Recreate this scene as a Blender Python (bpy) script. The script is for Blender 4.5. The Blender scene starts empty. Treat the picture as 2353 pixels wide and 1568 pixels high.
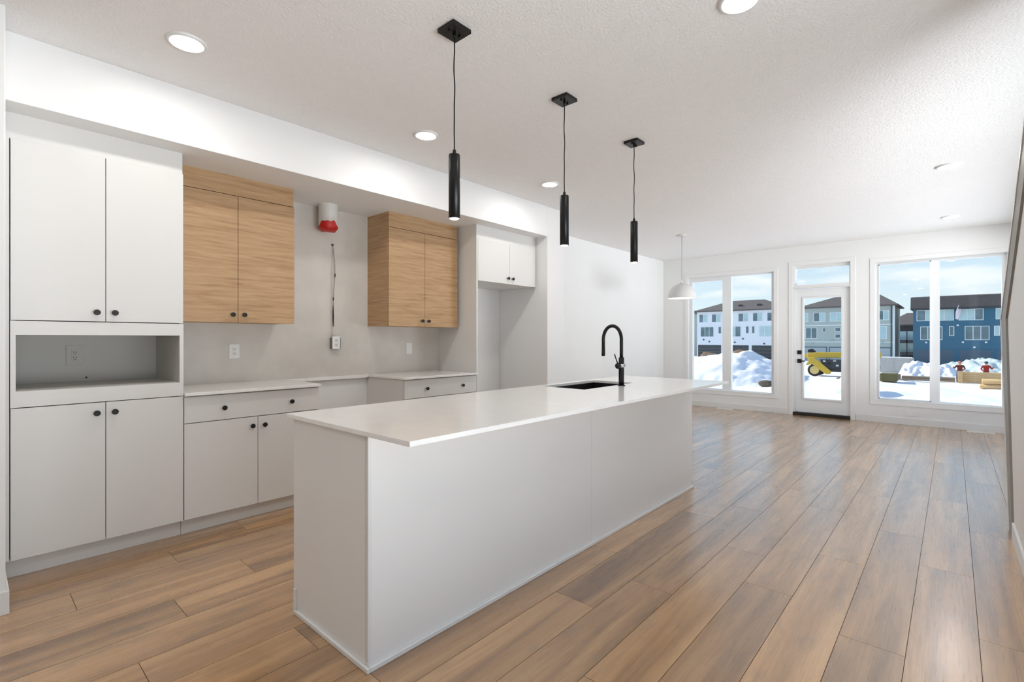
import bpy, bmesh, math, random
from mathutils import Vector, Matrix
random.seed(7)
SC = bpy.context.scene
COL = SC.collection
PI = math.pi

# ------------------------------------------------------------------ camera
H = 1.24
cam_d = bpy.data.cameras.new('camera'); cam = bpy.data.objects.new('camera', cam_d); COL.objects.link(cam)
cam.location = (0, 0, H); cam.rotation_euler = (PI/2, 0, math.radians(41.84))
cam_d.sensor_fit = 'HORIZONTAL'; cam_d.sensor_width = 36; cam_d.lens = 36*1131/2353
cam_d.shift_y = -(784-779)/2353
cam_d.clip_start = 0.02; cam_d.clip_end = 600
SC.camera = cam
SC.view_settings.view_transform = 'Standard'; SC.view_settings.look = 'None'
SC.view_settings.exposure = 0.17; SC.view_settings.gamma = 1.0
SC.view_settings.use_curve_mapping = False

def lin(r, g, b):
    f = lambda c: (c/255/12.92) if c/255 <= .04045 else ((c/255+.055)/1.055)**2.4
    return (f(r), f(g), f(b), 1)

# ------------------------------------------------------------------ world (sky with thin clouds) and sun
W = bpy.data.worlds.new('sky'); SC.world = W; W.use_nodes = True
nt = W.node_tree; nt.nodes.clear()
out = nt.nodes.new('ShaderNodeOutputWorld'); bg = nt.nodes.new('ShaderNodeBackground')
tc = nt.nodes.new('ShaderNodeTexCoord'); sep = nt.nodes.new('ShaderNodeSeparateXYZ')
rmp = nt.nodes.new('ShaderNodeValToRGB'); e = rmp.color_ramp.elements
e[0].position = 0.0; e[0].color = lin(228, 240, 244); e[1].position = 1.0; e[1].color = lin(70, 130, 205)
for p, c in ((.06, (222, 238, 247)), (.16, (196, 222, 244)), (.4, (130, 178, 226))):
    q = e.new(p); q.color = lin(*c)
mp = nt.nodes.new('ShaderNodeMapping'); mp.inputs['Scale'].default_value = (2.6, 2.6, 10)
mp.inputs['Location'].default_value = (.3, .2, .15)
no = nt.nodes.new('ShaderNodeTexNoise'); no.inputs['Scale'].default_value = 2.2; no.inputs['Detail'].default_value = 6
cr = nt.nodes.new('ShaderNodeValToRGB'); cr.color_ramp.elements[0].position = .5; cr.color_ramp.elements[1].position = .64
mx = nt.nodes.new('ShaderNodeMixRGB'); mx.inputs[2].default_value = lin(246, 250, 253)
L = nt.links
L.new(tc.outputs['Generated'], sep.inputs[0]); L.new(sep.outputs['Z'], rmp.inputs[0])
L.new(tc.outputs['Generated'], mp.inputs[0]); L.new(mp.outputs[0], no.inputs[0]); L.new(no.outputs[0], cr.inputs[0])
L.new(cr.outputs[0], mx.inputs[0]); L.new(rmp.outputs[0], mx.inputs[1]); L.new(mx.outputs[0], bg.inputs[0])
bg.inputs[1].default_value = .98
L.new(bg.outputs[0], out.inputs[0])

sun_d = bpy.data.lights.new('sun', 'SUN'); sun = bpy.data.objects.new('sun', sun_d); COL.objects.link(sun)
sun_d.energy = 5.5; sun_d.angle = math.radians(.6); sun_d.color = (1, .93, .84)
sun.rotation_euler = Vector((-1, .12, .62)).to_track_quat('Z', 'Y').to_euler()
POT_W, POT_C = 124.0, (1, .97, .93)
# fill lights added outside the two invented side windows of the right wall
def fill_light(y, e, w, x):
    d = bpy.data.lights.new('fill_light', 'AREA'); o = bpy.data.objects.new('fill_light', d); COL.objects.link(o)
    d.shape = 'RECTANGLE'; d.size = w; d.size_y = 2.0; d.energy = e; d.color = (.92, .96, 1)
    o.location = (x, y, .1); o.rotation_euler = Vector((1, 0, -.5)).to_track_quat('Z', 'Y').to_euler()
fill_light(1.0, 175, 3.8, 4.0); fill_light(6.0, 400, 6.0, 4.8)

# ------------------------------------------------------------------ materials
def mat(name, rgb, rough=.5, metal=0., bump=0., bscale=60., var=0., vscale=3., coat=0., spec=.5):
    m = bpy.data.materials.new(name); m.use_nodes = True; n = m.node_tree; b = n.nodes['Principled BSDF']
    c = lin(*rgb); b.inputs['Base Color'].default_value = c
    b.inputs['Roughness'].default_value = rough; b.inputs['Metallic'].default_value = metal
    b.inputs['Specular IOR Level'].default_value = spec
    b.inputs['Coat Weight'].default_value = coat
    t = n.nodes.new('ShaderNodeTexCoord')
    if var or True:
        x = n.nodes.new('ShaderNodeTexNoise'); x.inputs['Scale'].default_value = vscale; x.inputs['Detail'].default_value = 4
        r = n.nodes.new('ShaderNodeMapRange'); r.inputs['To Min'].default_value = 1-var; r.inputs['To Max'].default_value = 1+var
        r.inputs['From Min'].default_value = .3; r.inputs['From Max'].default_value = .7
        v = n.nodes.new('ShaderNodeVectorMath'); v.operation = 'SCALE'; v.inputs[0].default_value = c[:3]
        n.links.new(t.outputs['Object'], x.inputs[0]); n.links.new(x.outputs[0], r.inputs[0])
        n.links.new(r.outputs[0], v.inputs['Scale']); n.links.new(v.outputs[0], b.inputs['Base Color'])
    if bump:
        x = n.nodes.new('ShaderNodeTexNoise'); x.inputs['Scale'].default_value = bscale; x.inputs['Detail'].default_value = 3
        u = n.nodes.new('ShaderNodeBump'); u.inputs['Strength'].default_value = bump; u.inputs['Distance'].default_value = .01
        n.links.new(t.outputs['Object'], x.inputs[0]); n.links.new(x.outputs[0], u.inputs['Height']); n.links.new(u.outputs[0], b.inputs['Normal'])
    return m

def emit(name, rgb, s):
    m = bpy.data.materials.new(name); m.use_nodes = True; n = m.node_tree; n.nodes.clear()
    o = n.nodes.new('ShaderNodeOutputMaterial'); x = n.nodes.new('ShaderNodeEmission')
    x.inputs[0].default_value = (*rgb, 1); x.inputs[1].default_value = s; n.links.new(x.outputs[0], o.inputs[0]); return m

def glass(name, refl=.06, tint=(1, 1, 1)):
    m = bpy.data.materials.new(name); m.use_nodes = True; n = m.node_tree; n.nodes.clear()
    o = n.nodes.new('ShaderNodeOutputMaterial'); t = n.nodes.new('ShaderNodeBsdfTransparent'); t.inputs[0].default_value = (*tint, 1)
    g = n.nodes.new('ShaderNodeBsdfGlossy'); g.inputs['Roughness'].default_value = .01
    x = n.nodes.new('ShaderNodeMixShader'); x.inputs[0].default_value = refl
    n.links.new(t.outputs[0], x.inputs[1]); n.links.new(g.outputs[0], x.inputs[2]); n.links.new(x.outputs[0], o.inputs[0]); return m

def wood_mat(name, dark, mid, light, stretch=(1.5, 1.5, 14), rough=.5):
    m = bpy.data.materials.new(name); m.use_nodes = True; n = m.node_tree; b = n.nodes['Principled BSDF']; l = n.links
    t = n.nodes.new('ShaderNodeTexCoord'); p = n.nodes.new('ShaderNodeMapping'); p.inputs['Scale'].default_value = stretch
    a = n.nodes.new('ShaderNodeTexNoise'); a.inputs['Scale'].default_value = 2.2; a.inputs['Detail'].default_value = 8; a.inputs['Roughness'].default_value = .62; a.inputs['Distortion'].default_value = .7
    p2 = n.nodes.new('ShaderNodeMapping'); p2.inputs['Scale'].default_value = (stretch[0]*3, stretch[1]*3, stretch[2]*12)
    f = n.nodes.new('ShaderNodeTexNoise'); f.inputs['Scale'].default_value = 3; f.inputs['Detail'].default_value = 4
    mixf = n.nodes.new('ShaderNodeMath'); mixf.operation = 'MULTIPLY_ADD'; mixf.inputs[1].default_value = .45
    r = n.nodes.new('ShaderNodeValToRGB'); e = r.color_ramp.elements
    e[0].position = .42; e[0].color = lin(*dark); e[1].position = 1.0; e[1].color = lin(*light); q = e.new(.7); q.color = lin(*mid)
    l.new(t.outputs['Object'], p.inputs[0]); l.new(p.outputs[0], a.inputs[0]); l.new(t.outputs['Object'], p2.inputs[0]); l.new(p2.outputs[0], f.inputs[0])
    l.new(f.outputs[0], mixf.inputs[0]); l.new(a.outputs[0], mixf.inputs[2]); l.new(mixf.outputs[0], r.inputs[0]); l.new(r.outputs[0], b.inputs['Base Color'])
    b.inputs['Roughness'].default_value = rough; return m

M = {}
M['wall'] = mat('wall_paint', (240, 240, 239), .6, bump=.05, bscale=150, var=.01)
M['ceiling'] = mat('ceiling_paint', (245, 244, 243), .8, bump=.4, bscale=70, var=.012, vscale=25)
M['trim'] = mat('trim_paint', (235, 235, 233), .35)
M['vinyl'] = mat('white_vinyl', (238, 240, 241), .3)
M['cab'] = mat('cabinet_white', (229, 228, 225), .42, var=.012, vscale=2)
M['island'] = mat('island_white', (241, 240, 238), .45, var=.012, vscale=2)
M['gap'] = mat('cabinet_carcass', (214, 212, 208), .6)
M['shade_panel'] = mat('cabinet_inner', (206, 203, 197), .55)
M['quartz'] = mat('quartz_white', (249, 248, 245), .12, var=.02, vscale=14, coat=.0)
M['splash'] = mat('backsplash_stone', (214, 209, 201), .38, var=.06, vscale=5)
M['black'] = mat('matte_black', (7, 7, 7), .5, var=.05)
M['satin'] = mat('satin_black', (22, 22, 23), .3, metal=.3)
M['sink'] = mat('sink_black', (26, 27, 30), .35)
M['chrome'] = mat('chrome', (205, 207, 212), .15, metal=1)
M['oak'] = wood_mat('oak_veneer', (150, 114, 78), (186, 150, 110), (203, 170, 132), (1.3, 1.3, 24))
M['plate'] = mat('plate_white', (240, 240, 238), .35)
M['slot'] = mat('slot_dark', (60, 58, 55), .6)
M['red'] = mat('red_tape', (196, 30, 22), .45, var=.15, vscale=40)
M['pvc'] = mat('pvc_white', (225, 224, 219), .4, var=.03, vscale=10)
M['stair_shade'] = mat('stair_shade_grey', (150, 147, 140), .5)  # shade of the wall corner put into the strip's grey colour
M['screen'] = glass('glass_pane', .02, (.97, .99, .985))
M['lamp_dome'] = mat('lamp_white', (228, 228, 226), .4)
M['pot'] = emit('pot_light_glow', POT_C, POT_W)
M['bulb'] = emit('pendant_glow', (1, .90, .76), 22)
M['wire_w'] = mat('wire_white', (215, 213, 208), .5)
M['vent'] = mat('vent_metal', (236, 232, 224), .4)
M['thresh'] = mat('threshold_dark', (36, 33, 31), .5)

def floor_material():
    m = bpy.data.materials.new('oak_plank_floor'); m.use_nodes = True; n = m.node_tree; b = n.nodes['Principled BSDF']; l = n.links
    at = n.nodes.new('ShaderNodeAttribute'); at.attribute_name = 'tone'; at.attribute_type = 'GEOMETRY'
    t = n.nodes.new('ShaderNodeTexCoord')
    off = n.nodes.new('ShaderNodeVectorMath'); off.operation = 'MULTIPLY_ADD'; off.inputs[1].default_value = (37, 53, 91)
    l.new(at.outputs['Color'], off.inputs[0]); l.new(t.outputs['Object'], off.inputs[2])
    def noise(sc, s, d, dist=0.):
        p = n.nodes.new('ShaderNodeMapping'); p.inputs['Scale'].default_value = sc
        x = n.nodes.new('ShaderNodeTexNoise'); x.inputs['Scale'].default_value = s; x.inputs['Detail'].default_value = d; x.inputs['Distortion'].default_value = dist
        l.new(off.outputs[0], p.inputs[0]); l.new(p.outputs[0], x.inputs[0]); return x
    a = noise((9, .55, 1), 1.0, 6, .8); f = noise((70, 1.8, 1), 1.6, 5, .3); k = noise((5, 1.6, 1), 1.7, 3, .5)
    r = n.nodes.new('ShaderNodeValToRGB'); e = r.color_ramp.elements
    e[0].position = .30; e[0].color = lin(134, 98, 64); e[1].position = .72; e[1].color = lin(208, 164, 114); q = e.new(.5); q.color = lin(176, 134, 88)
    l.new(a.outputs[0], r.inputs[0])
    rf = n.nodes.new('ShaderNodeMapRange'); rf.inputs['From Min'].default_value = .3; rf.inputs['From Max'].default_value = .7; rf.inputs['To Min'].default_value = .93; rf.inputs['To Max'].default_value = 1.05
    l.new(f.outputs[0], rf.inputs[0])
    v = n.nodes.new('ShaderNodeVectorMath'); v.operation = 'SCALE'; l.new(r.outputs[0], v.inputs[0]); l.new(rf.outputs[0], v.inputs['Scale'])
    # greyish smoky patches
    kr = n.nodes.new('ShaderNodeMapRange'); kr.inputs['From Min'].default_value = .56; kr.inputs['From Max'].default_value = .74; kr.inputs['To Max'].default_value = .5
    l.new(k.outputs[0], kr.inputs[0])
    g = n.nodes.new('ShaderNodeMixRGB'); g.inputs[2].default_value = lin(122, 102, 82); l.new(kr.outputs[0], g.inputs[0]); l.new(v.outputs[0], g.inputs[1])
    sp = n.nodes.new('ShaderNodeSeparateColor'); l.new(at.outputs['Color'], sp.inputs[0])
    tr = n.nodes.new('ShaderNodeMapRange'); tr.inputs['To Min'].default_value = .86; tr.inputs['To Max'].default_value = 1.1; l.new(sp.outputs[0], tr.inputs[0])
    v2 = n.nodes.new('ShaderNodeVectorMath'); v2.operation = 'SCALE'; l.new(g.outputs[0], v2.inputs[0]); l.new(tr.outputs[0], v2.inputs['Scale'])
    l.new(v2.outputs[0], b.inputs['Base Color'])
    b.inputs['Coat Weight'].default_value = 1.0; b.inputs['Coat Roughness'].default_value = .23; b.inputs['Coat IOR'].default_value = 1.8; b.inputs['Specular Tint'].default_value = (1, .92, .84, 1)
    rr = n.nodes.new('ShaderNodeMapRange'); rr.inputs['To Min'].default_value = .22; rr.inputs['To Max'].default_value = .34; l.new(f.outputs[0], rr.inputs[0]); l.new(rr.outputs[0], b.inputs['Roughness'])
    bp = n.nodes.new('ShaderNodeBump'); bp.inputs['Strength'].default_value = .02; bp.inputs['Distance'].default_value = .004; l.new(f.outputs[0], bp.inputs['Height']); l.new(bp.outputs[0], b.inputs['Normal'])
    return m
M['floor'] = floor_material()
M['seam'] = mat('plank_seam', (74, 54, 38), .7)

# ------------------------------------------------------------------ mesh helpers (world coordinates, later shifted to the thing's origin)
def bx(bm, a, b, bev=0.):
    (x0, y0, z0), (x1, y1, z1) = a, b
    x0, x1 = min(x0, x1), max(x0, x1); y0, y1 = min(y0, y1), max(y0, y1); z0, z1 = min(z0, z1), max(z0, z1)
    vs = [bm.verts.new(p) for p in ((x0,y0,z0),(x1,y0,z0),(x1,y1,z0),(x0,y1,z0),(x0,y0,z1),(x1,y0,z1),(x1,y1,z1),(x0,y1,z1))]
    fs = [bm.faces.new([vs[i] for i in f]) for f in ((3,2,1,0),(4,5,6,7),(0,1,5,4),(1,2,6,5),(2,3,7,6),(3,0,4,7))]
    if bev:
        ed = list({e for f in fs for e in f.edges})
        bmesh.ops.bevel(bm, geom=ed, offset=bev, segments=2, affect='EDGES', profile=.5)
def box(a, b, bev=0.):
    bm = bmesh.new(); bx(bm, a, b, bev); return bm
def boxes(lst, bev=0.):
    bm = bmesh.new()
    for a, b in lst: bx(bm, a, b, bev)
    return bm
def lathe(bm, prof, c, axis='Z', seg=32, cap=True):
    rings = []
    for r, h in prof:
        ring = []
        for i in range(seg):
            t = 2*PI*i/seg; u, v = r*math.cos(t), r*math.sin(t)
            p = {'Z': (u, v, h), 'X': (h, u, v), 'Y': (v, h, u)}[axis]
            ring.append(bm.verts.new((p[0]+c[0], p[1]+c[1], p[2]+c[2])))
        rings.append(ring)
    for a, b in zip(rings, rings[1:]):
        for i in range(seg):
            f = bm.faces.new((a[i], a[(i+1) % seg], b[(i+1) % seg], b[i])); f.smooth = True
    if cap:
        bm.faces.new(rings[0][::-1]); bm.faces.new(rings[-1])
def lathed(prof, c, axis='Z', seg=32, cap=True):
    bm = bmesh.new(); lathe(bm, prof, c, axis, seg, cap); bmesh.ops.recalc_face_normals(bm, faces=bm.faces); return bm
def tube(bm, pts, r, seg=12):
    pts = [Vector(p) for p in pts]; rings = []
    up = Vector((.31, .2, .93))
    for i, p in enumerate(pts):
        d = (pts[min(i+1, len(pts)-1)]-pts[max(i-1, 0)]).normalized()
        u = d.cross(up)
        if u.length < .05: u = d.cross(Vector((1, 0, 0)))
        u.normalize(); v = d.cross(u).normalized(); rr = r[i] if isinstance(r, (list, tuple)) else r
        if i and rings:
            u0 = (rings[-1][0].co-pts[i-1]).normalized(); u = (u0-d*u0.dot(d)).normalized(); v = d.cross(u)
        rings.append([bm.verts.new(p+(u*math.cos(2*PI*k/seg)+v*math.sin(2*PI*k/seg))*rr) for k in range(seg)])
    for a, b in zip(rings, rings[1:]):
        for i in range(seg):
            f = bm.faces.new((a[i], a[(i+1) % seg], b[(i+1) % seg], b[i])); f.smooth = True
    bm.faces.new(rings[0][::-1]); bm.faces.new(rings[-1])
def tubed(pts, r, seg=12):
    bm = bmesh.new(); tube(bm, pts, r, seg); bmesh.ops.recalc_face_normals(bm, faces=bm.faces); return bm
def prism_x(bm, poly, x0, x1):      # poly in (y,z), extruded in x
    a = [bm.verts.new((x0, y, z)) for y, z in poly]; b = [bm.verts.new((x1, y, z)) for y, z in poly]
    n = len(poly); bm.faces.new(a); bm.faces.new(b[::-1])
    for i in range(n): bm.faces.new((a[i], b[i], b[(i+1) % n], a[(i+1) % n]))
    bmesh.ops.recalc_face_normals(bm, faces=bm.faces)

def root_of(o):
    while o.parent: o = o.parent
    return o
def obj(name, bm, m, parent=None, origin=None):
    o_ = Vector(root_of(parent).location) if parent else Vector(origin or (0, 0, 0))
    bmesh.ops.translate(bm, verts=bm.verts, vec=-o_)
    me = bpy.data.meshes.new(name); bm.to_mesh(me); bm.free()
    for mm in (m if isinstance(m, list) else [m]): me.materials.append(mm)
    o = bpy.data.objects.new(name, me); COL.objects.link(o)
    if parent: o.parent = parent
    else: o.location = o_
    return o
def tag(o, label=None, cat=None, group=None, kind=None):
    if label: o['label'] = label
    if cat: o['category'] = cat
    if group: o['group'] = group
    if kind: o['kind'] = kind
    return o
def thing(name, label, cat, loc, group=None):
    o = bpy.data.objects.new(name, None); COL.objects.link(o); o.location = loc; o.empty_display_size = .1
    return tag(o, label, cat, group)
def single(name, bm, m, label, cat, origin, group=None):
    return tag(obj(name, bm, m, None, origin), label, cat, group)
def struct(name, bm, m, label=None, origin=None):
    return tag(obj(name, bm, m, None, origin), label, None, None, 'structure')
def dup(root, loc, label, name=None):
    r = root.copy(); COL.objects.link(r); r.location = loc; r['label'] = label
    def kids(a, b):
        for ch in list(a.children):
            c = ch.copy(); COL.objects.link(c); c.parent = b; kids(ch, c)
    kids(root, r); return r

# ------------------------------------------------------------------ room shell
XW = -4.185; CZ = 2.744; YF = 9.08; YB = -4.0; XR = .95; SOF = 2.405; XB = -3.43
# floor: real planks, one mesh, per-plank tone attribute
PW = .2185; PL = 1.52
joint = {-8: 1.008, -7: .423, -6: .775, -5: .005, -4: 1.145, -3: .25, -2: .93, -1: .46, 0: 1.28, 1: .3, -13: .67, -14: 1.04, -17: 1.233, -9: .2, -10: .95, -11: .45, -12: 1.25, -15: .35, -16: .8}
bm = bmesh.new(); tones = []
r0 = math.floor((XW-.081)/PW); r1 = math.floor((XR-.081)/PW)
g = .0011
for r in range(r0, r1+1):
    xa = max(.081+r*PW, XW-.05)+g; xb = min(.081+(r+1)*PW, XR+.05)-g
    j = joint.get(r, random.random()*PL); k0 = math.floor((YB-j)/PL)
    for k in range(k0, math.ceil((YF-j)/PL)):
        ya = max(j+k*PL, YB-.05)+g; yb = min(j+(k+1)*PL, YF+.05)-g
        if yb-ya < .01: continue
        bx(bm, (xa, ya, -.015), (xb, yb, 0)); c = (random.random(), random.random(), random.random(), 1); tones += [c]*6
fl = struct('floor', bm, M['floor'], 'light brown wood plank floor')
ca = fl.data.color_attributes.new('tone', 'FLOAT_COLOR', 'CORNER')
i = 0
for p in fl.data.polygons:
    for li in p.loop_indices: ca.data[li].color = tones[p.index]
struct('floor', box((XW-.15, YB-.15, -.12), (XR+.15, YF+.16, -.0025)), M['seam'], 'dark line of plank joints below the wood floor')

# ceiling
struct('ceiling', box((XW-.15, YB-.15, CZ), (XR+.15, YF+.16, CZ+.12)), M['ceiling'], 'white textured ceiling')
# left wall (behind kitchen and dining area)
struct('wall_left', box((XW-.15, YB-.15, -.05), (XW, YF+.16, CZ)), M['wall'], 'white left wall')
struct('wall_back', box((XW, YB-.15, -.05), (XR, YB, CZ)), M['wall'], 'white wall behind the camera')
SW = ((-.5, 2.5, .3, 2.38), (3.0, 8.6, .3, 2.38))  # unseen window openings added so the fill lights reach the room
wr = []; yy = YB-.15
for a, b, c, d in SW:
    wr += [((XR, yy, -.05), (XR+.15, a, CZ)), ((XR, a, -.05), (XR+.15, b, c)), ((XR, a, d), (XR+.15, b, CZ))]; yy = b
wr.append(((XR, yy, -.05), (XR+.15, YF+.16, CZ)))
struct('wall_right', boxes(wr), M['wall'], 'white right wall with added side windows')
for k, (a, b, c, d) in enumerate(SW):
    wn = tag(bpy.data.objects.new('window_%d' % (k+3), None), 'unseen side window added in the right wall for fill light', None, None, 'structure'); COL.objects.link(wn); wn.location = (XR+.08, (a+b)/2, c)
    f_ = [((XR+.05, a, c), (XR+.11, a+.06, d)), ((XR+.05, b-.06, c), (XR+.11, b, d)), ((XR+.05, a+.06, c), (XR+.11, b-.06, c+.06)), ((XR+.05, a+.06, d-.06), (XR+.11, b-.06, d)), ((XR+.05, (a+b)/2-.04, c+.06), (XR+.11, (a+b)/2+.04, d-.06))]
    obj('window_frame', boxes(f_), M['vinyl'], wn)
# stub wall left of the tall cabinet, pier right of the fridge niche, dropped bulkhead
struct('wall_stub', box((XW, -.0, 0), (-3.178, .13, CZ), .004), M['wall'], 'short white wall end at the left edge')
struct('wall_pier', box((XW, 4.435, 0), (XB, 4.746, CZ), .004), M['wall'], 'white wall pier right of the fridge recess')
struct('wall_bulkhead', box((XW, .13, SOF), (XB, 4.435, CZ), .003), M['wall'], 'dropped white bulkhead above the kitchen cabinets')
# window wall with openings
W1 = (-3.70, -2.235, .30, 2.375); D1 = (-1.95, -1.168, 0, 2.43); W2 = (-.862, .535, .325, 2.375)
ww = []
for a, b in ((XW, W1[0]), (W1[1], D1[0]), (D1[1], W2[0]), (W2[1], XR)): ww.append(((a, YF, -.05), (b, YF+.16, CZ)))
for w in (W1, D1, W2):
    ww.append(((w[0], YF, w[3]), (w[1], YF+.16, CZ)))
    if w[2] > 0: ww.append(((w[0], YF, -.05), (w[1], YF+.16, w[2])))
struct('wall_front', boxes(ww), M['wall'], 'white end wall holding two large windows and the door')

# stair wall on the right, with a folded edge
prof = [(2.75, 0), (4.50, 0), (5.19, 1.385), (2.84, CZ), (2.75, CZ)]
bm = bmesh.new(); prism_x(bm, prof, .285, .40); struct('wall_stair', bm, M['wall'], 'white stair wall at the right edge')
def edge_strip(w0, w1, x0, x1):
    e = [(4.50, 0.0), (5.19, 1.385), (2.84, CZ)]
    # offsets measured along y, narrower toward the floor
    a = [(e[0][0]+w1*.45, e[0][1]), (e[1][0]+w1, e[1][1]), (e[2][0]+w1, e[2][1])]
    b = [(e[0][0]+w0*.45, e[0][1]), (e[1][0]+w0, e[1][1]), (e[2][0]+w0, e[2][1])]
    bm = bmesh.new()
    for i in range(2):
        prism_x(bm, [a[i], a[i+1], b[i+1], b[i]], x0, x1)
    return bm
struct('trim_shade', edge_strip(-.36, .02, .273, .285), M['stair_shade'], 'stair wall edge strip with corner shade put into its grey')
struct('trim_2', edge_strip(.0201, .075, .268, .289), M['trim'], 'thin white bead on the stair wall edge')

# baseboards
def base_front(n, x0, x1): struct('baseboard_'+n, boxes([((x0, YF-.012, 0), (x1, YF, .098))], .003), M['trim'], 'white baseboard under the windows')
base_front('front_left', XW, -2.02); base_front('front_right', -1.10, XR)
struct('baseboard_left', box((XW, 4.746, 0), (XW+.012, YF-.012, .098), .003), M['trim'], 'white baseboard of the dining wall')
struct('baseboard_stub', boxes([((-3.178, .0, 0), (-3.166, .142, .105)), ((-3.6, .13, 0), (-3.178, .142, .105))], .003), M['trim'], 'white baseboard around the wall end')
struct('baseboard_pier', boxes([((XB, 4.435, 0), (XB+.012, 4.758, .098)), ((XW+.012, 4.746, 0), (XB, 4.758, .098))], .003), M['trim'], 'white baseboard around the wall pier')
struct('baseboard_stair', box((.272, 2.75, 0), (.285, 4.33, .105), .003), M['trim'], 'white baseboard of the stair wall')

# ------------------------------------------------------------------ windows and door
YG = 9.17
def casing(n, w, label, sill=True):
    c = .062; t = .010
    l = [((w[0]-c, YF-t, w[3]), (w[1]+c, YF, w[3]+c)), ((w[0]-c, YF-t, w[2]-(c if sill else 0)), (w[0], YF, w[3])), ((w[1], YF-t, w[2]-(c if sill else 0)), (w[1]+c, YF, w[3]))]
    if sill: l.append(((w[0], YF-t, w[2]-c), (w[1], YF, w[2])))
    struct(n, boxes(l, .002), M['wall'], label)
def window(n, w, panes, label):
    """panes: list of (x0,x1,z0,z1,frame_bottom, sash)"""
    r = tag(bpy.data.objects.new('window_%d' % n, None), label, None, None, 'structure'); COL.objects.link(r)
    r.location = ((w[0]+w[1])/2, YG, w[2])
    x = [w[0]]+[p[0] for p in panes]; fr = []
    # outer frame filled around the glass rectangles
    xs = [w[0]]; 
    for p in panes: xs += [p[0], p[1]]
    xs.append(w[1])
    for i in range(0, len(xs), 2): fr.append(((xs[i], YG-.035, w[2]), (xs[i+1], YG+.05, w[3])))
    for p in panes:
        fr.append(((p[0], YG-.035, p[3]), (p[1], YG+.05, w[3]))); fr.append(((p[0], YG-.035, w[2]), (p[1], YG+.05, p[2])))
    obj('window_frame', boxes(fr), M['vinyl'], r)
    # light reveal lining
    lin_ = [((w[0], YF-.002, w[2]), (w[0]+.004, YG-.035, w[3])), ((w[1]-.004, YF-.002, w[2]), (w[1], YG-.035, w[3])), ((w[0], YF-.002, w[3]-.004), (w[1], YG-.035, w[3])), ((w[0], YF-.012, w[2]-.004), (w[1], YG-.035, w[2]+.012))]
    obj('window_lining', boxes(lin_), M['trim'], r)
    for p in panes:
        if p[4]:
            q = .035; s = [((p[0], YG-.05, p[2]), (p[0]+.012, YG-.03, p[3])), ((p[1]-.012, YG-.05, p[2]), (p[1], YG-.03, p[3])), ((p[0], YG-.05, p[3]-.012), (p[1], YG-.03, p[3])), ((p[0], YG-.05, p[2]), (p[1], YG-.03, p[2]+.012))]
            obj('sash_bead', boxes(s), M['vinyl'], r)
        obj('window_pane', box((p[0], YG, p[2]), (p[1], YG+.006, p[3])), M['screen'], r)
    return r
window(1, W1, [(-3.635, -3.09, .335, 2.295, 0), (-2.94, -2.285, .325, 2.352, 0)], 'left tall window beside the white dome pendant')
window(2, W2, [(-.825, -.23, .352, 2.345, 1), (-.135, .482, .352, 2.338, 0)], 'right large window looking at the blue house')
casing('trim_3', W1, 'flat white casing of the left window'); casing('trim_4', W2, 'flat white casing of the right window')
# door set
dr = tag(bpy.data.objects.new('door_1', None), 'white exterior door with a full glass lite', None, None, 'structure'); COL.objects.link(dr); dr.location = (-1.56, YF+.06, .05)
YD = 9.115
slab = [((-1.925, YD, .052), (-1.80, YD+.045, 2.045)), ((-1.29, YD, .052), (-1.178, YD+.045, 2.045)), ((-1.80, YD, 1.895), (-1.29, YD+.045, 2.045)), ((-1.80, YD, .052), (-1.29, YD+.045, .28))]
obj('door_slab', boxes(slab), M['vinyl'], dr)
lite = [((-1.825, YD-.012, .255), (-1.80, YD, 1.92)), ((-1.29, YD-.012, .255), (-1.265, YD, 1.92)), ((-1.80, YD-.012, 1.895), (-1.29, YD, 1.92)), ((-1.80, YD-.012, .255), (-1.29, YD, .28))]
obj('lite_frame', boxes(lite, .003), M['trim'], dr)
obj('door_pane', box((-1.80, YD+.018, .28), (-1.29, YD+.024, 1.895)), M['screen'], dr)
for z in (1.02, .88):
    h = obj('lock_plate', box((-1.893, YD-.012, z-.032), (-1.833, YD, z+.032), .003), M['black'], dr)
    if z < .9:
        obj('lever', boxes([((-1.872, YD-.05, z-.008), (-1.856, YD-.012, z+.008)), ((-1.872, YD-.058, z-.008), (-1.77, YD-.046, z+.008))], .002), M['black'], h)
obj('threshold', box((-1.95, YF-.02, 0), (-1.168, YF+.16, .05), .004), M['thresh'], dr)
fr = [((-1.95, YF+.0, .05), (-1.927, YF+.16, 2.43)), ((-1.176, YF+.0, .05), (-1.168, YF+.16, 2.43)), ((-1.927, YF+.0, 2.055), (-1.176, YF+.16, 2.112)), ((-1.927, YF+.05, 2.39), (-1.176, YF+.13, 2.43)), ((-1.95, YF-.01, 2.055), (-1.168, YF, 2.075))]
obj('door_frame', boxes(fr), M['trim'], dr)
obj('transom_frame', boxes([((-1.927, YG-.03, 2.112), (-1.915, YG+.03, 2.39)), ((-1.19, YG-.03, 2.112), (-1.176, YG+.03, 2.39)), ((-1.915, YG-.03, 2.38), (-1.19, YG+.03, 2.39))]), M['vinyl'], dr)
obj('transom_pane', box((-1.915, YG, 2.112), (-1.19, YG+.006, 2.38)), M['screen'], dr)
casing('trim_5', (D1[0], D1[1], 0, D1[3]), 'flat white casing around the door', False)

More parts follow.
